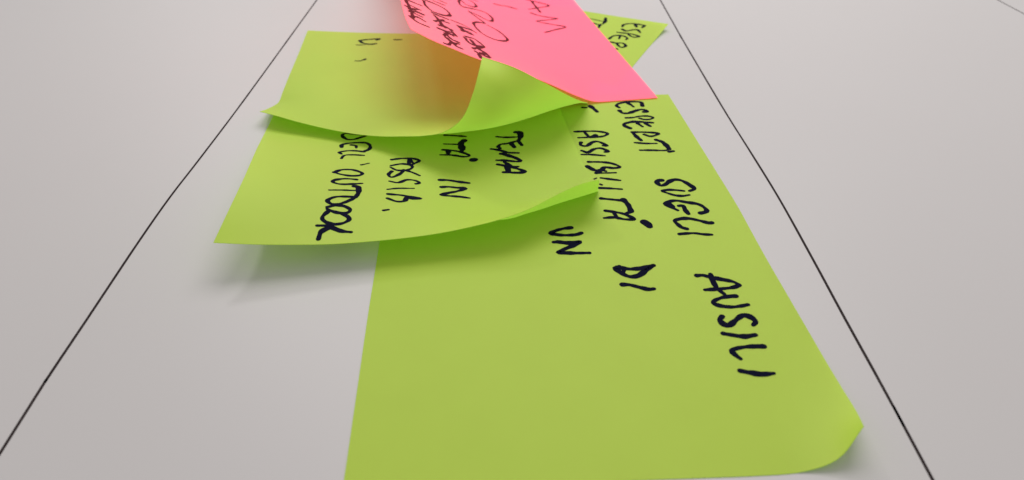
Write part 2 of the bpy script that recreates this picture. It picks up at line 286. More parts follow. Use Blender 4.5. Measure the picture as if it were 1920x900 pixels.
  [(-0.777,2.3658,0.0023),(-0.7107,2.3665,0.0024),(-0.644,2.3696,0.0024),(-0.5771,2.3753,0.0024),(-0.5102,2.3833,0.0024),(-0.4433,2.393,0.0024),(-0.3763,2.4038,0.0024),(-0.309,2.4154,0.0024),(-0.2415,2.4273,0.0024),(-0.1737,2.4394,0.0024),(-0.1055,2.4513,0.0024),(-0.0368,2.4628,0.0024),(0.0321,2.474,0.0026),(0.101,2.4849,0.0047)],
  [(-0.7724,2.4455,0.0023),(-0.7089,2.445,0.0024),(-0.6447,2.4472,0.0024),(-0.58,2.4525,0.0024),(-0.515,2.4602,0.0024),(-0.4496,2.4696,0.0024),(-0.3838,2.4802,0.0024),(-0.3175,2.4916,0.0024),(-0.2507,2.5033,0.0024),(-0.1834,2.5151,0.0024),(-0.1156,2.5267,0.0024),(-0.0475,2.5381,0.0024),(0.0209,2.5493,0.0025),(0.0894,2.5602,0.0031)],
  [(-0.7674,2.5257,0.0026),(-0.7068,2.5236,0.0024),(-0.6456,2.5251,0.0024),(-0.5835,2.53,0.0024),(-0.5206,2.5374,0.0024),(-0.4569,2.5465,0.0024),(-0.3923,2.5568,0.0024),(-0.3269,2.5679,0.0024),(-0.2607,2.5793,0.0024),(-0.1939,2.5909,0.0024),(-0.1265,2.6024,0.0024),(-0.0587,2.6137,0.0024),(0.0094,2.6248,0.0024),(0.0777,2.6357,0.0024)],
 ],
 'n3': [
  [(-0.7882,1.9478,0.0425),(-0.727,1.9132,0.0452),(-0.6618,1.8811,0.0433),(-0.5932,1.8531,0.0406),(-0.5234,1.8268,0.0389),(-0.4534,1.8008,0.0409),(-0.3842,1.7743,0.0486),(-0.3162,1.7473,0.063),(-0.25,1.718,0.0804),(-0.1874,1.6914,0.1071),(-0.1355,1.6831,0.1531),(-0.1062,1.7141,0.2097),(-0.0914,1.781,0.2451),(-0.0849,1.8656,0.2523)],
  [(-0.7899,2.0217,0.016),(-0.7183,1.9924,0.0301),(-0.649,1.9642,0.0377),(-0.5793,1.9379,0.0388),(-0.5088,1.9126,0.0366),(-0.4379,1.887,0.0345),(-0.3671,1.8603,0.0349),(-0.2968,1.8317,0.0385),(-0.2278,1.8012,0.0459),(-0.1609,1.7721,0.0613),(-0.0991,1.7525,0.0916),(-0.0488,1.7548,0.1379),(-0.0147,1.7867,0.1882),(0.0072,1.8396,0.2311)],
  [(-0.7777,2.0952,0.0033),(-0.7102,2.0703,0.0208),(-0.6396,2.0463,0.0315),(-0.568,2.0223,0.0346),(-0.4959,1.998,0.0323),(-0.4236,1.9729,0.0277),(-0.3511,1.9463,0.0233),(-0.2789,1.9177,0.0204),(-0.2072,1.8874,0.0208),(-0.1362,1.8574,0.0271),(-0.0668,1.8314,0.0445),(-0.0022,1.8155,0.0785),(0.0516,1.8158,0.1297),(0.0936,1.8296,0.1897)],
  [(-0.7846,2.167,0.0034),(-0.7088,2.1481,0.0154),(-0.6342,2.1275,0.0241),(-0.5598,2.1057,0.0273),(-0.4856,2.0827,0.0253),(-0.4113,2.0584,0.0204),(-0.337,2.0325,0.0146),(-0.2626,2.0048,0.0099),(-0.1884,1.9757,0.0074),(-0.1142,1.9461,0.0087),(-0.0399,1.9178,0.0174),(0.0332,1.8933,0.0406),(0.1016,1.875,0.0822),(0.1638,1.8613,0.1374)],
  [(-0.7918,2.2387,0.0035),(-0.7114,2.2244,0.0107),(-0.6326,2.2075,0.0161),(-0.5551,2.1881,0.0181),(-0.4781,2.1667,0.0167),(-0.4015,2.1436,0.0131),(-0.325,2.1187,0.0087),(-0.2485,2.0923,0.0052),(-0.1719,2.0645,0.0036),(-0.0952,2.036,0.0035),(-0.0179,2.0072,0.0063),(0.0595,1.979,0.0199),(0.1358,1.9524,0.0483),(0.2104,1.9277,0.0879)],
  [(-0.7988,2.3107,0.0036),(-0.7156,2.3,0.0066),(-0.6336,2.2862,0.0087),(-0.5529,2.2693,0.0095),(-0.4732,2.2499,0.0088),(-0.394,2.2283,0.0071),(-0.3151,2.2048,0.0051),(-0.2364,2.1797,0.0038),(-0.1578,2.1532,0.0036),(-0.0791,2.1257,0.0035),(-0,2.0974,0.0036),(0.0793,2.0681,0.0091),(0.1586,2.0381,0.0227),(0.2381,2.0091,0.0443)],
  [(-0.8053,2.3834,0.0036),(-0.7202,2.3754,0.0038),(-0.6358,2.3643,0.0039),(-0.5525,2.3498,0.0039),(-0.47,2.3324,0.0039),(-0.3883,2.3126,0.0038),(-0.3071,2.2906,0.0036),(-0.2264,2.2669,0.0036),(-0.1459,2.2416,0.0036),(-0.0654,2.2152,0.0036),(0.0151,2.1877,0.0036),(0.0956,2.1589,0.004),(0.1755,2.128,0.0048),(0.2536,2.0932,0.0034)],
  [(-0.8118,2.4568,0.0036),(-0.725,2.451,0.0036),(-0.6386,2.4421,0.0036),(-0.5528,2.4298,0.0036),(-0.4679,2.4143,0.0036),(-0.3837,2.3963,0.0036),(-0.3004,2.3759,0.0036),(-0.2177,2.3536,0.0036),(-0.1354,2.3296,0.0036),(-0.0534,2.3043,0.0036),(0.0284,2.2778,0.0036),(0.1099,2.2502,0.0036),(0.1908,2.2212,0.0035),(0.2708,2.1912,0.0034)],
  [(-0.8184,2.531,0.0038),(-0.73,2.5269,0.0036),(-0.6415,2.5196,0.0036),(-0.5534,2.5091,0.0036),(-0.466,2.4956,0.0036),(-0.3796,2.4795,0.0036),(-0.2942,2.4609,0.0036),(-0.2096,2.44,0.0036),(-0.1257,2.4172,0.0036),(-0.0423,2.3931,0.0036),(0.0407,2.3678,0.0036),(0.1232,2.3418,0.0036),(0.2051,2.3154,0.0036),(0.2864,2.2895,0.0036)],
  [(-0.8257,2.6063,0.0041),(-0.735,2.6031,0.0036),(-0.6441,2.5968,0.0036),(-0.5535,2.5877,0.0036),(-0.4637,2.5763,0.0036),(-0.3751,2.5623,0.0036),(-0.2877,2.5455,0.0036),(-0.2013,2.5259,0.0036),(-0.1158,2.5044,0.0036),(-0.0311,2.4815,0.0036),(0.0529,2.4576,0.0036),(0.1362,2.4333,0.0036),(0.2189,2.4093,0.0036),(0.3011,2.3862,0.0036)],
  [(-0.8329,2.683,0.0048),(-0.7394,2.6795,0.0038),(-0.6459,2.6732,0.0036),(-0.5528,2.6653,0.0036),(-0.4606,2.6565,0.0036),(-0.3698,2.6451,0.0037),(-0.2804,2.6298,0.0036),(-0.1921,2.6114,0.0036),(-0.105,2.5911,0.0036),(-0.019,2.5695,0.0036),(0.0659,2.5471,0.0036),(0.1499,2.5245,0.0036),(0.233,2.5025,0.0036),(0.3157,2.4813,0.0036)],
  [(-0.8393,2.7613,0.0073),(-0.7421,2.7562,0.0045),(-0.6462,2.7488,0.0034),(-0.5512,2.7416,0.0033),(-0.457,2.7365,0.0036),(-0.3637,2.7283,0.0051),(-0.272,2.7138,0.0039),(-0.1817,2.6964,0.0036),(-0.093,2.6774,0.0036),(-0.0058,2.6571,0.0036),(0.0799,2.6362,0.0036),(0.1644,2.6153,0.0036),(0.2479,2.5949,0.0036),(0.3308,2.5753,0.0036)],
 ],
 'pk': [
  [(-0.302,2.0046,0.2839),(-0.2434,2.0101,0.2487),(-0.1815,2.0187,0.2178),(-0.1187,2.0278,0.1865),(-0.0535,2.0385,0.159),(0.0127,2.0501,0.1329),(0.0778,2.0607,0.1029),(0.1422,2.0708,0.0705),(0.2061,2.0799,0.0369),(0.2719,2.0892,0.01),(0.3433,2.1031,0.0055),(0.4166,2.1151,0.0053),(0.4903,2.1274,0.0053)],
  [(-0.3314,2.1113,0.2843),(-0.2681,2.1208,0.2498),(-0.2049,2.1302,0.2166),(-0.1414,2.1398,0.1845),(-0.077,2.15,0.1539),(-0.012,2.1607,0.1241),(0.0532,2.1713,0.0939),(0.1185,2.1817,0.0639),(0.1846,2.1921,0.0363),(0.2527,2.2031,0.0156),(0.3232,2.2154,0.0059),(0.3952,2.228,0.0053),(0.4674,2.2409,0.0054)],
  [(-0.3557,2.2204,0.2854),(-0.2919,2.2312,0.2503),(-0.2282,2.2413,0.2155),(-0.1646,2.2512,0.1816),(-0.1006,2.2612,0.1486),(-0.0362,2.2715,0.1168),(0.029,2.2821,0.0866),(0.0952,2.2929,0.0591),(0.1628,2.3042,0.0357),(0.2319,2.3159,0.018),(0.3022,2.3282,0.0069),(0.3733,2.3409,0.0053),(0.4446,2.3541,0.0054)],
  [(-0.3777,2.3311,0.2868),(-0.3143,2.3418,0.2502),(-0.251,2.3521,0.2138),(-0.1878,2.3622,0.178),(-0.1243,2.3722,0.1434),(-0.0601,2.3825,0.1107),(0.0053,2.3932,0.081),(0.0721,2.4044,0.0554),(0.1405,2.4161,0.0347),(0.21,2.4283,0.0193),(0.2802,2.4408,0.0097),(0.3509,2.4538,0.0061),(0.4217,2.4671,0.0053)],
  [(-0.3972,2.4427,0.2884),(-0.3351,2.453,0.2497),(-0.273,2.4631,0.2113),(-0.2107,2.473,0.1739),(-0.1477,2.4831,0.1382),(-0.0837,2.4935,0.1052),(-0.0181,2.5044,0.0762),(0.0491,2.5159,0.052),(0.1178,2.528,0.0332),(0.1874,2.5405,0.0197),(0.2577,2.5533,0.0113),(0.3282,2.5665,0.0071),(0.3988,2.58,0.0053)],
  [(-0.4147,2.5549,0.2897),(-0.3548,2.5645,0.2486),(-0.2944,2.5742,0.2082),(-0.2332,2.584,0.1692),(-0.1709,2.594,0.1327),(-0.1071,2.6046,0.0998),(-0.0414,2.6157,0.0714),(0.026,2.6275,0.0484),(0.0948,2.6398,0.031),(0.1646,2.6525,0.019),(0.2349,2.6656,0.0115),(0.3054,2.679,0.0075),(0.3759,2.6926,0.0053)],
  [(-0.4323,2.6673,0.2901),(-0.3741,2.6763,0.2466),(-0.3154,2.6855,0.2041),(-0.2556,2.695,0.1637),(-0.194,2.7051,0.1265),(-0.1304,2.7157,0.0938),(-0.0647,2.727,0.0662),(0.0028,2.739,0.0443),(0.0718,2.7516,0.0281),(0.1417,2.7645,0.0172),(0.212,2.7778,0.0106),(0.2825,2.7914,0.0072),(0.353,2.8051,0.0054)],
  [(-0.4499,2.7798,0.289),(-0.3935,2.7882,0.2432),(-0.3365,2.7969,0.1988),(-0.278,2.8062,0.1572),(-0.2172,2.8162,0.1196),(-0.1539,2.8269,0.087),(-0.0882,2.8384,0.0602),(-0.0205,2.8506,0.0394),(0.0487,2.8633,0.0244),(0.1186,2.8765,0.0146),(0.189,2.8899,0.0091),(0.2596,2.9036,0.0065),(0.3301,2.9175,0.0054)],
  [(-0.4675,2.892,0.2856),(-0.4134,2.8999,0.2379),(-0.3585,2.9083,0.1919),(-0.3011,2.9174,0.1495),(-0.2408,2.9273,0.1117),(-0.1776,2.9381,0.0796),(-0.1117,2.9498,0.0536),(-0.0438,2.9621,0.0339),(0.0255,2.975,0.0202),(0.0956,2.9884,0.0117),(0.1661,3.002,0.0074),(0.2367,3.0158,0.0058),(0.3073,3.0297,0.0054)],
  [(-0.4853,3.0039,0.2789),(-0.4354,3.0113,0.23),(-0.382,3.0194,0.1835),(-0.3251,3.0285,0.1408),(-0.2649,3.0385,0.1032),(-0.2015,3.0494,0.0714),(-0.1355,3.0611,0.0463),(-0.0673,3.0737,0.0278),(0.0023,3.0867,0.0157),(0.0726,3.1002,0.0089),(0.1432,3.1139,0.0061),(0.2139,3.1278,0.0054),(0.2845,3.1418,0.0054)],
  [(-0.5145,3.1132,0.2677),(-0.4618,3.1216,0.2196),(-0.4073,3.1302,0.1738),(-0.3499,3.1394,0.1316),(-0.2893,3.1496,0.0942),(-0.2257,3.1606,0.0629),(-0.1593,3.1725,0.0384),(-0.0908,3.1852,0.0213),(-0.0209,3.1984,0.0112),(0.0496,3.2121,0.0066),(0.1204,3.2259,0.0054),(0.1911,3.2398,0.0054),(0.2619,3.2538,0.0054)],
  [(-0.5472,3.2213,0.2528),(-0.4911,3.2308,0.2071),(-0.4343,3.2403,0.1629),(-0.3755,3.2501,0.1218),(-0.3141,3.2606,0.0851),(-0.2499,3.2718,0.0542),(-0.1831,3.2839,0.0302),(-0.1142,3.2967,0.0143),(-0.0439,3.3102,0.0073),(0.0268,3.3239,0.0054),(0.0976,3.3378,0.0054),(0.1685,3.3517,0.0054),(0.2393,3.3657,0.0054)],
  [(-0.5804,3.3289,0.236),(-0.5216,3.3395,0.193),(-0.4623,3.35,0.1511),(-0.4018,3.3605,0.1115),(-0.3392,3.3714,0.0759),(-0.2742,3.3829,0.0458),(-0.2068,3.3953,0.0225),(-0.1374,3.4083,0.0077),(-0.0668,3.4219,0.0053),(0.0041,3.4357,0.0054),(0.075,3.4496,0.0054),(0.1459,3.4635,0.0054),(0.2168,3.4775,0.0054)],
  [(-0.6135,3.4364,0.2184),(-0.5522,3.448,0.1783),(-0.4907,3.4594,0.1388),(-0.4283,3.4707,0.101),(-0.3644,3.4821,0.0665),(-0.2985,3.4941,0.0376),(-0.2303,3.5067,0.0166),(-0.1603,3.52,0.0058),(-0.0895,3.5337,0.0053),(-0.0185,3.5476,0.0054),(0.0524,3.5614,0.0054),(0.1234,3.5754,0.0054),(0.1942,3.5893,0.0054)],
 ],
}
INK = [
 ('n1', 'AUSILI', [
  (0.95, [(0.8024,0.3484),(0.818,0.3484),(0.8361,0.3427),(0.8638,0.3361),(0.885,0.3304),(0.8964,0.3229)]),
  (0.85, [(0.8959,0.322),(0.8782,0.3172),(0.8468,0.3153),(0.8075,0.3144)]),
  (0.95, [(0.8379,0.3503),(0.8363,0.3323),(0.8388,0.3163),(0.8493,0.3033)]),
  (0.85, [(0.8748,0.2977),(0.8476,0.2966),(0.8234,0.2912),(0.8138,0.2849),(0.8255,0.2785),(0.8497,0.2745),(0.8729,0.2751),(0.894,0.2778)]),
  (1.04, [(0.8208,0.2553),(0.8127,0.2486),(0.8169,0.2394),(0.8295,0.2372),(0.8485,0.2465),(0.8691,0.2553),(0.8849,0.2518),(0.8923,0.2417),(0.8831,0.2348)]),
  (0.95, [(0.8069,0.2212),(0.8274,0.217),(0.8505,0.2133),(0.878,0.2152)]),
  (0.85, [(0.8844,0.1925),(0.8589,0.1936),(0.8308,0.1926),(0.8108,0.1882),(0.814,0.1804),(0.8222,0.1725)]),
  (0.95, [(0.8109,0.1517),(0.8318,0.1471),(0.8538,0.1434),(0.8805,0.1433)]),
 ]),
 ('n1', 'SUGLI', [
  (1.04, [(0.8211,0.6282),(0.8107,0.6274),(0.803,0.6219),(0.809,0.6105),(0.8234,0.6122),(0.8448,0.6245),(0.8644,0.6287),(0.882,0.623),(0.8959,0.6092),(0.9042,0.595),(0.8875,0.5881)]),
  (0.76, [(0.8705,0.5888),(0.8487,0.5925),(0.8273,0.5943),(0.8076,0.5914),(0.8203,0.5833),(0.839,0.5753),(0.8597,0.5725),(0.8803,0.5749)]),
  (0.95, [(0.8863,0.5162),(0.899,0.5182),(0.9078,0.5236),(0.9016,0.5369),(0.8888,0.5454),(0.8626,0.5513),(0.8365,0.5578),(0.8167,0.5564),(0.8006,0.5491),(0.8047,0.5414),(0.8153,0.5352),(0.8263,0.5274)]),
  (1.14, [(0.808,0.5528),(0.8124,0.5459),(0.8169,0.5391)]),
  (1.04, [(0.8355,0.5409),(0.8472,0.5405),(0.848,0.5273),(0.8515,0.5155)]),
  (0.95, [(0.9043,0.4862),(0.895,0.4861),(0.8709,0.4945),(0.8481,0.5009),(0.825,0.5014),(0.8054,0.4959),(0.8107,0.4834),(0.8168,0.4758),(0.8287,0.4712)]),
  (0.76, [(0.8029,0.4572),(0.8233,0.4583),(0.8458,0.4579),(0.8667,0.454),(0.8886,0.4522)]),
 ]),
 ('n1', 'UN', [
  (0.95, [(0.5151,0.4871),(0.4939,0.4851),(0.4749,0.4809),(0.4581,0.4734),(0.4752,0.4684),(0.5003,0.4659),(0.5262,0.467),(0.5399,0.4708)]),
  (0.95, [(0.4608,0.448),(0.4739,0.448),(0.4961,0.4453),(0.5306,0.4466),(0.5108,0.437),(0.4878,0.4289),(0.4675,0.4203),(0.4906,0.4179),(0.5151,0.4165),(0.5484,0.4157)]),
  (0.85, [(0.4716,0.4489),(0.4955,0.4422),(0.5157,0.4425)]),
 ]),
 ('n1', 'DI', [
  (1.04, [(0.703,0.3775),(0.6743,0.3719),(0.64,0.3709),(0.6173,0.3756),(0.6059,0.3741),(0.6156,0.3621),(0.6342,0.3526),(0.6562,0.354),(0.6793,0.3654),(0.703,0.3775)]),
  (0.95, [(0.6157,0.3785),(0.6249,0.3687),(0.618,0.362)]),
  (0.95, [(0.6109,0.3345),(0.6281,0.3332),(0.6538,0.3256),(0.671,0.3212),(0.6841,0.3218)]),
 ]),
 ('n1', 'ESPERTI', [
  (0.95, [(0.8802,0.9428),(0.8814,0.9616),(0.854,0.9659),(0.8247,0.9651),(0.7997,0.9592),(0.7863,0.9486),(0.793,0.9384)]),
  (0.95, [(0.8298,0.9628),(0.8399,0.9504),(0.8463,0.9402)]),
  (1.04, [(0.7893,0.923),(0.7966,0.9111),(0.8171,0.9095),(0.8429,0.9188),(0.868,0.9256),(0.8844,0.9202),(0.8863,0.9139),(0.8732,0.9129)]),
  (0.76, [(0.801,0.8871),(0.8262,0.8879),(0.8501,0.8926),(0.8781,0.8929),(0.896,0.8854),(0.8831,0.8773),(0.861,0.8772),(0.8469,0.8837)]),
  (1.04, [(0.798,0.8392),(0.7841,0.8498),(0.7855,0.8594),(0.8134,0.8674),(0.8406,0.867),(0.8848,0.8607)]),
  (0.95, [(0.8323,0.8593),(0.8431,0.8444)]),
  (0.95, [(0.8592,0.8581),(0.8704,0.845)]),
 ]),
 ('n1', 'ESPERTI', [
  (0.85, [(0.799,0.8211),(0.8396,0.8194),(0.8852,0.8119),(0.8558,0.8003),(0.8357,0.8093)]),
  (1.04, [(0.8018,0.8141),(0.808,0.7983),(0.8159,0.7846)]),
  (0.76, [(0.792,0.7758),(0.8262,0.771),(0.8616,0.7695)]),
  (1.23, [(0.8666,0.7844),(0.8839,0.7737),(0.8919,0.7539),(0.8929,0.7443)]),
  (0.76, [(0.7982,0.744),(0.8354,0.7424),(0.8746,0.7394),(0.8891,0.7425)]),
  (0.85, [(0.8883,0.7338),(0.9033,0.7356)]),
 ]),
 ('n1', 'ACCESSIBILITÀ', [
  (0.81, [(0.661,0.944),(0.6747,0.9427)]),
  (1.26, [(0.6906,0.9499),(0.7006,0.9347),(0.7078,0.9205)]),
  (0.81, [(0.606,0.831),(0.6482,0.8314),(0.6845,0.8293),(0.7141,0.8191),(0.6937,0.807),(0.6515,0.8047),(0.6125,0.8042)]),
  (0.9, [(0.6388,0.8256),(0.6515,0.8047),(0.6725,0.8147),(0.6746,0.8038)]),
  (0.9, [(0.6151,0.7836),(0.6114,0.7733),(0.6289,0.7681),(0.6534,0.7834),(0.6742,0.7845),(0.6962,0.7673),(0.6847,0.7678)]),
  (0.9, [(0.609,0.7498),(0.627,0.7422),(0.6504,0.7545),(0.6748,0.7567),(0.6929,0.7433),(0.6818,0.7412)]),
  (0.72, [(0.6051,0.7343),(0.6369,0.7325),(0.6773,0.7265)]),
  (0.81, [(0.6195,0.7046),(0.6579,0.7024),(0.69,0.6958),(0.7109,0.682),(0.6894,0.6782),(0.6619,0.6828),(0.6507,0.6739),(0.6622,0.6677)]),
  (1.08, [(0.611,0.6871),(0.6301,0.6724),(0.6497,0.674)]),
  (0.99, [(0.632,0.6621),(0.6518,0.6727),(0.6637,0.681)]),
  (0.63, [(0.6344,0.662),(0.6602,0.6609),(0.6911,0.6608)]),
  (0.72, [(0.641,0.6437),(0.6676,0.6382),(0.6963,0.6326)]),
  (0.54, [(0.6139,0.6387),(0.627,0.6437)]),
  (0.63, [(0.6324,0.6216),(0.6364,0.6192)]),
  (0.72, [(0.6266,0.6089),(0.6579,0.6061),(0.6911,0.6021)]),
  (0.81, [(0.6214,0.5737),(0.6514,0.569),(0.6856,0.5636)]),
  (1.26, [(0.6842,0.5662),(0.6926,0.5508),(0.6946,0.5297)]),
  (0.81, [(0.6236,0.534),(0.6525,0.528),(0.6743,0.521),(0.6952,0.5051),(0.6675,0.5062),(0.6436,0.5127),(0.6132,0.5121)]),
  (0.9, [(0.6439,0.5284),(0.6512,0.5092)]),
  (0.9, [(0.6943,0.5287),(0.6769,0.5223)]),
  (1.71, [(0.72,0.4957),(0.7271,0.489),(0.7299,0.4825)]),
 ]),
 ('n2', "DELL'OUTDOOR", [
  (0.78, [(0.3312,0.4782),(0.2894,0.4876),(0.2545,0.494),(0.2475,0.4795),(0.263,0.4591),(0.2857,0.4577),(0.3083,0.4683),(0.3312,0.4782)]),
  (0.86, [(0.2473,0.4104),(0.2496,0.4278),(0.2815,0.4373),(0.3222,0.4355),(0.3364,0.4191),(0.3328,0.3997),(0.3125,0.3864)]),
  (0.7, [(0.2772,0.4249),(0.2915,0.4205),(0.2928,0.4074)]),
  (0.78, [(0.3169,0.3857),(0.2905,0.391),(0.2642,0.3902),(0.2412,0.3802),(0.2469,0.3702)]),
  (0.7, [(0.3153,0.3659),(0.2814,0.3676),(0.2563,0.3625),(0.2469,0.3429)]),
  (0.55, [(0.3053,0.3131),(0.3293,0.3243)]),
  (0.86, [(0.2263,0.2607),(0.2464,0.2782),(0.2791,0.2833),(0.305,0.2704),(0.2982,0.2579),(0.2739,0.2515),(0.2462,0.2541),(0.2263,0.2607)]),
  (0.78, [(0.2872,0.2352),(0.2579,0.2348),(0.2308,0.2246),(0.2234,0.2132),(0.2425,0.2068),(0.2729,0.2114),(0.302,0.2188)]),
  (0.55, [(0.2157,0.1765),(0.2466,0.181),(0.2835,0.184)]),
  (1.09, [(0.2795,0.2019),(0.2908,0.2008),(0.2906,0.1755),(0.283,0.1556)]),
  (0.78, [(0.283,0.1556),(0.2615,0.1558),(0.2332,0.1515),(0.2148,0.1376),(0.219,0.1276),(0.2313,0.1237),(0.255,0.1319),(0.2829,0.1539)]),
  (0.86, [(0.2151,0.1123),(0.2349,0.1199),(0.2554,0.1188),(0.27,0.1067),(0.2629,0.0954),(0.2431,0.0947),(0.2262,0.1005),(0.2157,0.106)]),
  (0.86, [(0.2211,0.1016),(0.2077,0.08),(0.213,0.067),(0.2328,0.0577),(0.2547,0.0608),(0.2686,0.0723),(0.2633,0.0842),(0.2465,0.0934)]),
  (0.62, [(0.1988,0.0529),(0.2206,0.0528),(0.2335,0.0477)]),
  (1.01, [(0.2336,0.0464),(0.2528,0.0365),(0.274,0.0321)]),
  (1.09, [(0.2287,0.0499),(0.21,0.0352),(0.2057,0.014)]),
 ]),
 ('n2', 'POSSIB.', [
  (0.77, [(0.4004,0.3446),(0.4297,0.3497),(0.4654,0.3483),(0.4855,0.3371),(0.4713,0.3264),(0.4545,0.3183),(0.4516,0.3285),(0.4534,0.342)]),
  (1.03, [(0.4556,0.3419),(0.4628,0.3294)]),
  (0.77, [(0.395,0.3148),(0.4266,0.3235),(0.4523,0.3184),(0.4592,0.3068),(0.4396,0.2935),(0.4094,0.2929),(0.392,0.3077)]),
  (0.77, [(0.4312,0.2948),(0.455,0.2828),(0.4737,0.2684)]),
  (0.77, [(0.3937,0.2867),(0.382,0.2707),(0.3876,0.2572),(0.4103,0.2702),(0.4331,0.2934)]),
  (0.77, [(0.3807,0.2375),(0.4041,0.2326),(0.4314,0.2476),(0.4559,0.2452),(0.4659,0.2344),(0.4546,0.23)]),
  (0.6, [(0.3693,0.1981),(0.3994,0.2054),(0.4434,0.2084)]),
  (0.86, [(0.3683,0.1765),(0.4015,0.1739),(0.4265,0.1678),(0.4496,0.1625),(0.4281,0.158),(0.4157,0.1658),(0.4061,0.1483),(0.3858,0.1447),(0.3641,0.1572)]),
  (0.69, [(0.3496,0.1059),(0.3607,0.1088)]),
 ]),
 ('n2', 'ITÀ IN', [
  (0.54, [(0.6022,0.4643),(0.6113,0.4646)]),
  (0.72, [(0.5842,0.4495),(0.616,0.4423),(0.6528,0.4325)]),
  (0.54, [(0.5754,0.407),(0.5997,0.4027),(0.624,0.3977)]),
  (1.71, [(0.6444,0.4127),(0.6325,0.4015),(0.6324,0.3737)]),
  (0.72, [(0.5679,0.38),(0.5952,0.374),(0.625,0.3624),(0.6493,0.3424),(0.6309,0.3395),(0.5947,0.3519),(0.5574,0.3579)]),
  (1.26, [(0.5859,0.3712),(0.5817,0.357)]),
  (0.9, [(0.6342,0.3734),(0.6257,0.3623)]),
  (1.8, [(0.655,0.3213),(0.6613,0.3212)]),
  (0.9, [(0.5308,0.2477),(0.5548,0.2456),(0.5851,0.2366),(0.6141,0.2284)]),
  (0.9, [(0.5258,0.2163),(0.5453,0.2173),(0.5696,0.2126),(0.5946,0.2075),(0.5633,0.1969),(0.5353,0.1903),(0.512,0.1813),(0.5361,0.1769),(0.5626,0.1734),(0.5879,0.1672)]),
 ]),
 ('n2', 'TEMA', [
  (0.72, [(0.7557,0.4143),(0.785,0.4056),(0.824,0.3995)]),
  (1.35, [(0.8227,0.4252),(0.8358,0.4215),(0.8351,0.4001),(0.8226,0.3795)]),
  (0.81, [(0.7509,0.3643),(0.7604,0.3744),(0.7859,0.3747),(0.8198,0.3801)]),
  (1.08, [(0.7963,0.3726),(0.8033,0.3527)]),
  (1.08, [(0.8233,0.3761),(0.8299,0.3565)]),
  (1.08, [(0.7516,0.3642),(0.7563,0.3561)]),
  (0.81, [(0.7263,0.3593),(0.751,0.349),(0.7759,0.3329),(0.8094,0.3233)]),
  (0.81, [(0.7522,0.3317),(0.7734,0.3234),(0.7905,0.3074),(0.8068,0.2877),(0.7917,0.2876),(0.7594,0.2993),(0.7309,0.3061)]),
  (0.81, [(0.7684,0.3319),(0.7604,0.3285),(0.7926,0.3021)]),
  (0.9, [(0.7291,0.2879),(0.7523,0.2769),(0.7708,0.2682),(0.7912,0.2651)]),
  (0.9, [(0.7539,0.2932),(0.7708,0.2682),(0.7876,0.2551),(0.8043,0.2405),(0.7818,0.24),(0.7365,0.2524)]),
  (1.35, [(0.7573,0.2758),(0.7528,0.2502)]),
 ]),
 ('n3', 'DI,', [
  (0.81, [(0.1854,0.8932),(0.2018,0.9053),(0.2205,0.9146),(0.2337,0.921),(0.2494,0.9229)]),
  (1.08, [(0.2411,0.9103),(0.2484,0.9228)]),
  (0.81, [(0.1856,0.8909),(0.1964,0.8679),(0.2122,0.8536),(0.2323,0.8535),(0.245,0.8634)]),
  (0.45, [(0.1812,0.8375),(0.1961,0.838),(0.2095,0.8436)]),
  (0.63, [(0.299,0.9192),(0.312,0.9195),(0.3236,0.924)]),
  (0.54, [(0.2001,0.6522),(0.217,0.6554),(0.2246,0.6674),(0.2316,0.6766)]),
  (1.08, [(0.2275,0.6692),(0.232,0.678)]),
 ]),
 ('n4', 'ESPER', [
  (0.85, [(0.8884,0.9145),(0.8449,0.9176),(0.8025,0.9082),(0.7768,0.8731),(0.7797,0.8334)]),
  (1.02, [(0.8368,0.8987),(0.8518,0.8696)]),
  (0.94, [(0.8839,0.8741),(0.8891,0.9119)]),
  (0.85, [(0.7911,0.7956),(0.8188,0.7769),(0.848,0.8129),(0.8719,0.8221),(0.8975,0.7857)]),
  (0.77, [(0.7812,0.7332),(0.8172,0.7381),(0.8595,0.7431),(0.9058,0.7252),(0.8895,0.6992),(0.8654,0.7076),(0.8464,0.7281)]),
  (0.85, [(0.7736,0.61),(0.7792,0.6617),(0.8017,0.688),(0.8316,0.69),(0.8573,0.669),(0.8587,0.6422)]),
  (0.85, [(0.8129,0.687),(0.821,0.6359)]),
  (0.85, [(0.7957,0.5672),(0.8269,0.5634),(0.8562,0.579),(0.8831,0.5526),(0.8818,0.5215),(0.8627,0.5154),(0.8341,0.5537)]),
  (0.77, [(0.8521,0.4841),(0.8627,0.4742)]),
 ]),
 ('n4', 'TR', [
  (0.51, [(0.5715,0.8821),(0.6095,0.8801),(0.6535,0.8734)]),
  (1.1, [(0.6484,0.9394),(0.6645,0.8792),(0.6669,0.832)]),
  (0.68, [(0.6111,0.82),(0.6421,0.8096),(0.6642,0.8261)]),
  (1.02, [(0.6568,0.8069),(0.6658,0.7588)]),
 ]),
 ('pk', 'I AM', [
  (0.75, [(0.7556,0.7332),(0.7969,0.7079),(0.8497,0.6666),(0.7918,0.6487),(0.729,0.6319)]),
  (0.75, [(0.7774,0.715),(0.7779,0.6607),(0.7789,0.6025)]),
  (0.75, [(0.7263,0.594),(0.7546,0.5732),(0.7968,0.5579),(0.8394,0.5446),(0.7789,0.5304),(0.7247,0.5154),(0.7869,0.4939),(0.8475,0.4713),(0.7903,0.4487),(0.7218,0.4178)]),
  (0.94, [(0.5557,0.6484),(0.5842,0.6439),(0.6158,0.6451),(0.6435,0.6356),(0.6636,0.626)]),
 ]),
 ('pk', 'large looping word', [
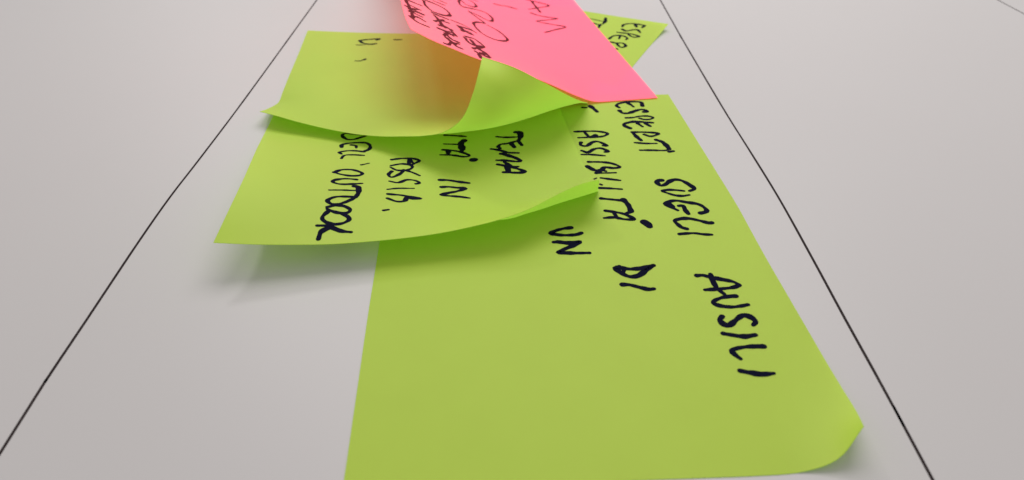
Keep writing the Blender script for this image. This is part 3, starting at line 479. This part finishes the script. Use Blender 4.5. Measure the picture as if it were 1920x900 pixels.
  (0.9, [(0.3394,0.5326),(0.3198,0.4866),(0.324,0.4471),(0.3647,0.4668),(0.4114,0.4923),(0.4602,0.4979),(0.4799,0.4577),(0.465,0.419),(0.4396,0.4106),(0.3981,0.4238),(0.3543,0.4241),(0.3819,0.3956),(0.4108,0.3626),(0.3816,0.3463),(0.3457,0.3131),(0.3385,0.2778),(0.3573,0.2365),(0.3958,0.226),(0.4419,0.2373),(0.4851,0.268),(0.489,0.2979),(0.4658,0.3345),(0.424,0.3521)]),
  (0.9, [(0.3418,0.5265),(0.3628,0.5013),(0.4017,0.5124),(0.4265,0.5414),(0.4243,0.5739),(0.4001,0.5884)]),
  (0.72, [(0.4241,0.614),(0.4582,0.6184)]),
 ]),
 ('pk', 'small word at the far corner', [
  (0.88, [(0.0267,0.2124),(0.0572,0.2162),(0.0901,0.222)]),
  (0.88, [(0.0242,0.2047),(0.0275,0.1833),(0.0769,0.1806)]),
  (0.88, [(0.0149,0.1599),(0.0482,0.1577),(0.0867,0.1566)]),
  (0.88, [(0.0281,0.1471),(0.0502,0.1335),(0.0776,0.1331)]),
  (0.88, [(0.0209,0.0962),(0.0559,0.1152),(0.0834,0.1084)]),
  (0.88, [(0.0221,0.0946),(0.0485,0.0779),(0.0911,0.08)]),
  (1.06, [(0.023,0.1957),(0.0309,0.1649),(0.0347,0.1317),(0.0344,0.0965)]),
  (0.88, [(0.0149,0.1599),(0.0326,0.1557),(0.0738,0.1808)]),
  (0.88, [(0.0253,0.1295),(0.0497,0.1485),(0.0812,0.1524)]),
 ]),
 ('pk', 'looped word beside the small word', [
  (0.97, [(0.1069,0.276),(0.1097,0.2419),(0.1323,0.2213),(0.1733,0.2275),(0.2129,0.2532),(0.2241,0.2789),(0.2036,0.3044),(0.1609,0.3016),(0.1171,0.2876)]),
  (0.7, [(0.1582,0.3247),(0.2156,0.3428)]),
  (0.7, [(0.1872,0.3641),(0.2301,0.3753)]),
 ]),
 ('pk', 'crowded word along the near edge', [
  (1.08, [(0.133,0.2077),(0.1557,0.207),(0.2007,0.2159)]),
  (0.9, [(0.138,0.1924),(0.15,0.1801),(0.1652,0.1758),(0.1965,0.184)]),
  (0.9, [(0.13,0.1459),(0.1459,0.1607),(0.1786,0.1921)]),
  (1.17, [(0.1444,0.1838),(0.157,0.1534),(0.1676,0.13)]),
  (1.08, [(0.1433,0.1275),(0.169,0.1362),(0.1998,0.138)]),
  (1.08, [(0.136,0.1021),(0.1618,0.1056),(0.1893,0.1149)]),
  (1.08, [(0.1542,0.1408),(0.1854,0.1379),(0.2084,0.103)]),
  (0.99, [(0.1497,0.068),(0.1763,0.1009),(0.1931,0.0926)]),
  (1.08, [(0.1599,0.0846),(0.1796,0.0641),(0.2074,0.0632)]),
  (0.9, [(0.1393,0.013),(0.1552,0.0158),(0.1739,0.0414),(0.1888,0.0394)]),
  (1.26, [(0.1694,0.0478),(0.1888,0.0279),(0.2101,0.0266)]),
  (1.17, [(0.1566,0.0583),(0.1776,0.0438),(0.2044,0.0518)]),
  (1.08, [(0.158,0.103),(0.1748,0.0949),(0.2061,0.1065)]),
 ]),
 ('pk', 'crowded word under the long line', [
  (0.72, [(0.2175,0.2231),(0.2513,0.2289),(0.2862,0.231),(0.324,0.2133)]),
  (1.08, [(0.24,0.1991),(0.2547,0.1793),(0.2806,0.1766),(0.2979,0.1785)]),
  (0.99, [(0.2509,0.2021),(0.2917,0.2145),(0.3229,0.2155)]),
  (1.08, [(0.2486,0.169),(0.2806,0.1881),(0.2958,0.1826)]),
  (0.9, [(0.2542,0.2018),(0.2677,0.178),(0.286,0.1723)]),
  (1.08, [(0.2482,0.1203),(0.2572,0.0956),(0.2813,0.091),(0.3115,0.1056),(0.3259,0.1098)]),
  (0.9, [(0.255,0.133),(0.2976,0.1445),(0.3292,0.1147)]),
  (1.08, [(0.2748,0.123),(0.2853,0.0936),(0.2993,0.077)]),
  (0.99, [(0.2664,0.0618),(0.2993,0.0872),(0.3254,0.1084)]),
  (1.17, [(0.271,0.0454),(0.2882,0.041),(0.3168,0.0624),(0.2954,0.0745)]),
  (1.17, [(0.2915,0.0721),(0.3168,0.0624),(0.3276,0.0427)]),
  (1.17, [(0.2819,0.0304),(0.2825,0.0122)]),
  (1.26, [(0.2937,0.0489),(0.3033,0.0398),(0.3193,0.0366)]),
 ]),
]
# ------------------------------------------------------------------ the board and its ruled lines
def slab(x0, x1, y0, y1, z0, z1):
    v = [(x, y, z) for z in (z0, z1) for y in (y0, y1) for x in (x0, x1)]
    f = [(0, 2, 3, 1), (4, 5, 7, 6), (0, 1, 5, 4), (2, 6, 7, 3), (0, 4, 6, 2), (1, 3, 7, 5)]
    return v, f
v, f = slab(-0.6, 0.6, -0.15, 0.75, -0.018, 0.0)
board = mesh_obj('board', v, f, BOARD, smooth=False)
board['kind'] = 'structure'
board['label'] = 'pale grey-white smooth board under the sticky notes'
def ruled_line(pts, label):
    pts = [Vector((x, y)) * H for x, y in pts]
    d0 = (pts[0] - pts[1]).normalized(); d1 = (pts[-1] - pts[-2]).normalized()
    pts = [pts[0] + d0 * 0.40] + pts + [pts[-1] + d1 * 0.15]
    path = smooth_path(pts, 0.004)
    vs_, fs = [], []
    for k, p in enumerate(path):
        t = (path[min(k+1, len(path)-1)] - path[max(k-1, 0)]).normalized()
        n = Vector((-t.y, t.x)); w = 0.00027 * (1 + .10 * noise.noise(Vector((p.x*90, p.y*90, 3))))
        for q, z in ((-w, 0.0), (-w * .8, 0.00003), (w * .8, 0.00003), (w, 0.0)):
            vs_.append((p.x + n.x*q, p.y + n.y*q, z))
        if k:
            a = 4*(k-1); b = 4*k
            for c in range(3): fs.append((a + c, a + c + 1, b + c + 1, b + c))
    o = mesh_obj('ruled_line', vs_, fs, LINE, board)
    o['label'] = label
ruled_line([(-0.8985, 3.1771), (-0.8997, 2.6209), (-0.9016, 2.0695), (-0.9072, 1.7211), (-0.9120, 1.527), (-0.9090, 1.3261), (-0.899, 1.0529), (-0.8930, 0.8809), (-0.8825, 0.7181)],
           'thin dark line left of the notes')
ruled_line([(0.6825, 3.1771), (0.6850, 2.7024), (0.6944, 2.0695), (0.7032, 1.7837), (0.7100, 1.527), (0.7085, 1.2715), (0.7050, 1.0529), (0.7040, 0.9176), (0.7020, 0.7775), (0.6997, 0.6692)],
           'thin dark line right of the notes')
ruled_line([(2.2364, 3.1771), (2.2421, 2.9863), (2.262, 2.0), (2.27, 1.0)], 'thin dark line at the far right edge')
ruled_line([(-2.48, 3.1771), (-2.49, 2.0), (-2.48, 1.0)], 'thin dark line at the far left')
# ------------------------------------------------------------------ the sticky notes
SPEC = {
 'n1': (GREEN, 60, 96, 'large lime green note nearest the viewer, AUSILI written down its right side'),
 'n2': (GREEN, 84, 110, "middle lime green note reading DELL'OUTDOOR, near edge lifted off the largest note"),
 'n3': (GREEN, 96, 84, 'lime green note under the pink note, its near corner curled back over'),
 'n4': (GREEN, 36, 36, 'small corner of a lime green note poking out behind the pink note'),
 'pk': (PINK, 84, 96, 'pink handwritten note on top of the green ones, left side curling up'),
}
for key in ('n1', 'n4', 'n2', 'n3', 'pk'):
    mat, nu, nv, label = SPEC[key]
    sh = Sheet(GRIDS[key], {'n1': 0.00010, 'n4': 0.00010, 'n2': 0.00020, 'n3': 0.00030, 'pk': 0.00038}[key])
    root = bpy.data.objects.new('sticky_note', None)
    root.empty_display_size = 0.01
    COL.objects.link(root)
    base = sh.at(0.5, 0.5); base.z = 0
    root.location = base
    root['label'] = label; root['category'] = 'sticky note'
    root['group'] = 'sticky notes stuck over each other on the board'
    parts = [build_sheet('paper_sheet', sh, mat, nu, nv)]
    for k2, word, strokes in INK:
        if k2 != key: continue
        m = INK_PINK if key == 'pk' else INK_BLACK
        lab = ('handwritten %s in dark marker' % word) if key != 'pk' else ('handwritten %s in thin brown pen' % word)
        parts.append(write_word(sh, strokes, m, None, lab, 0.000035))
    for p in parts:
        for vert in p.data.vertices: vert.co -= base
        p.parent = root
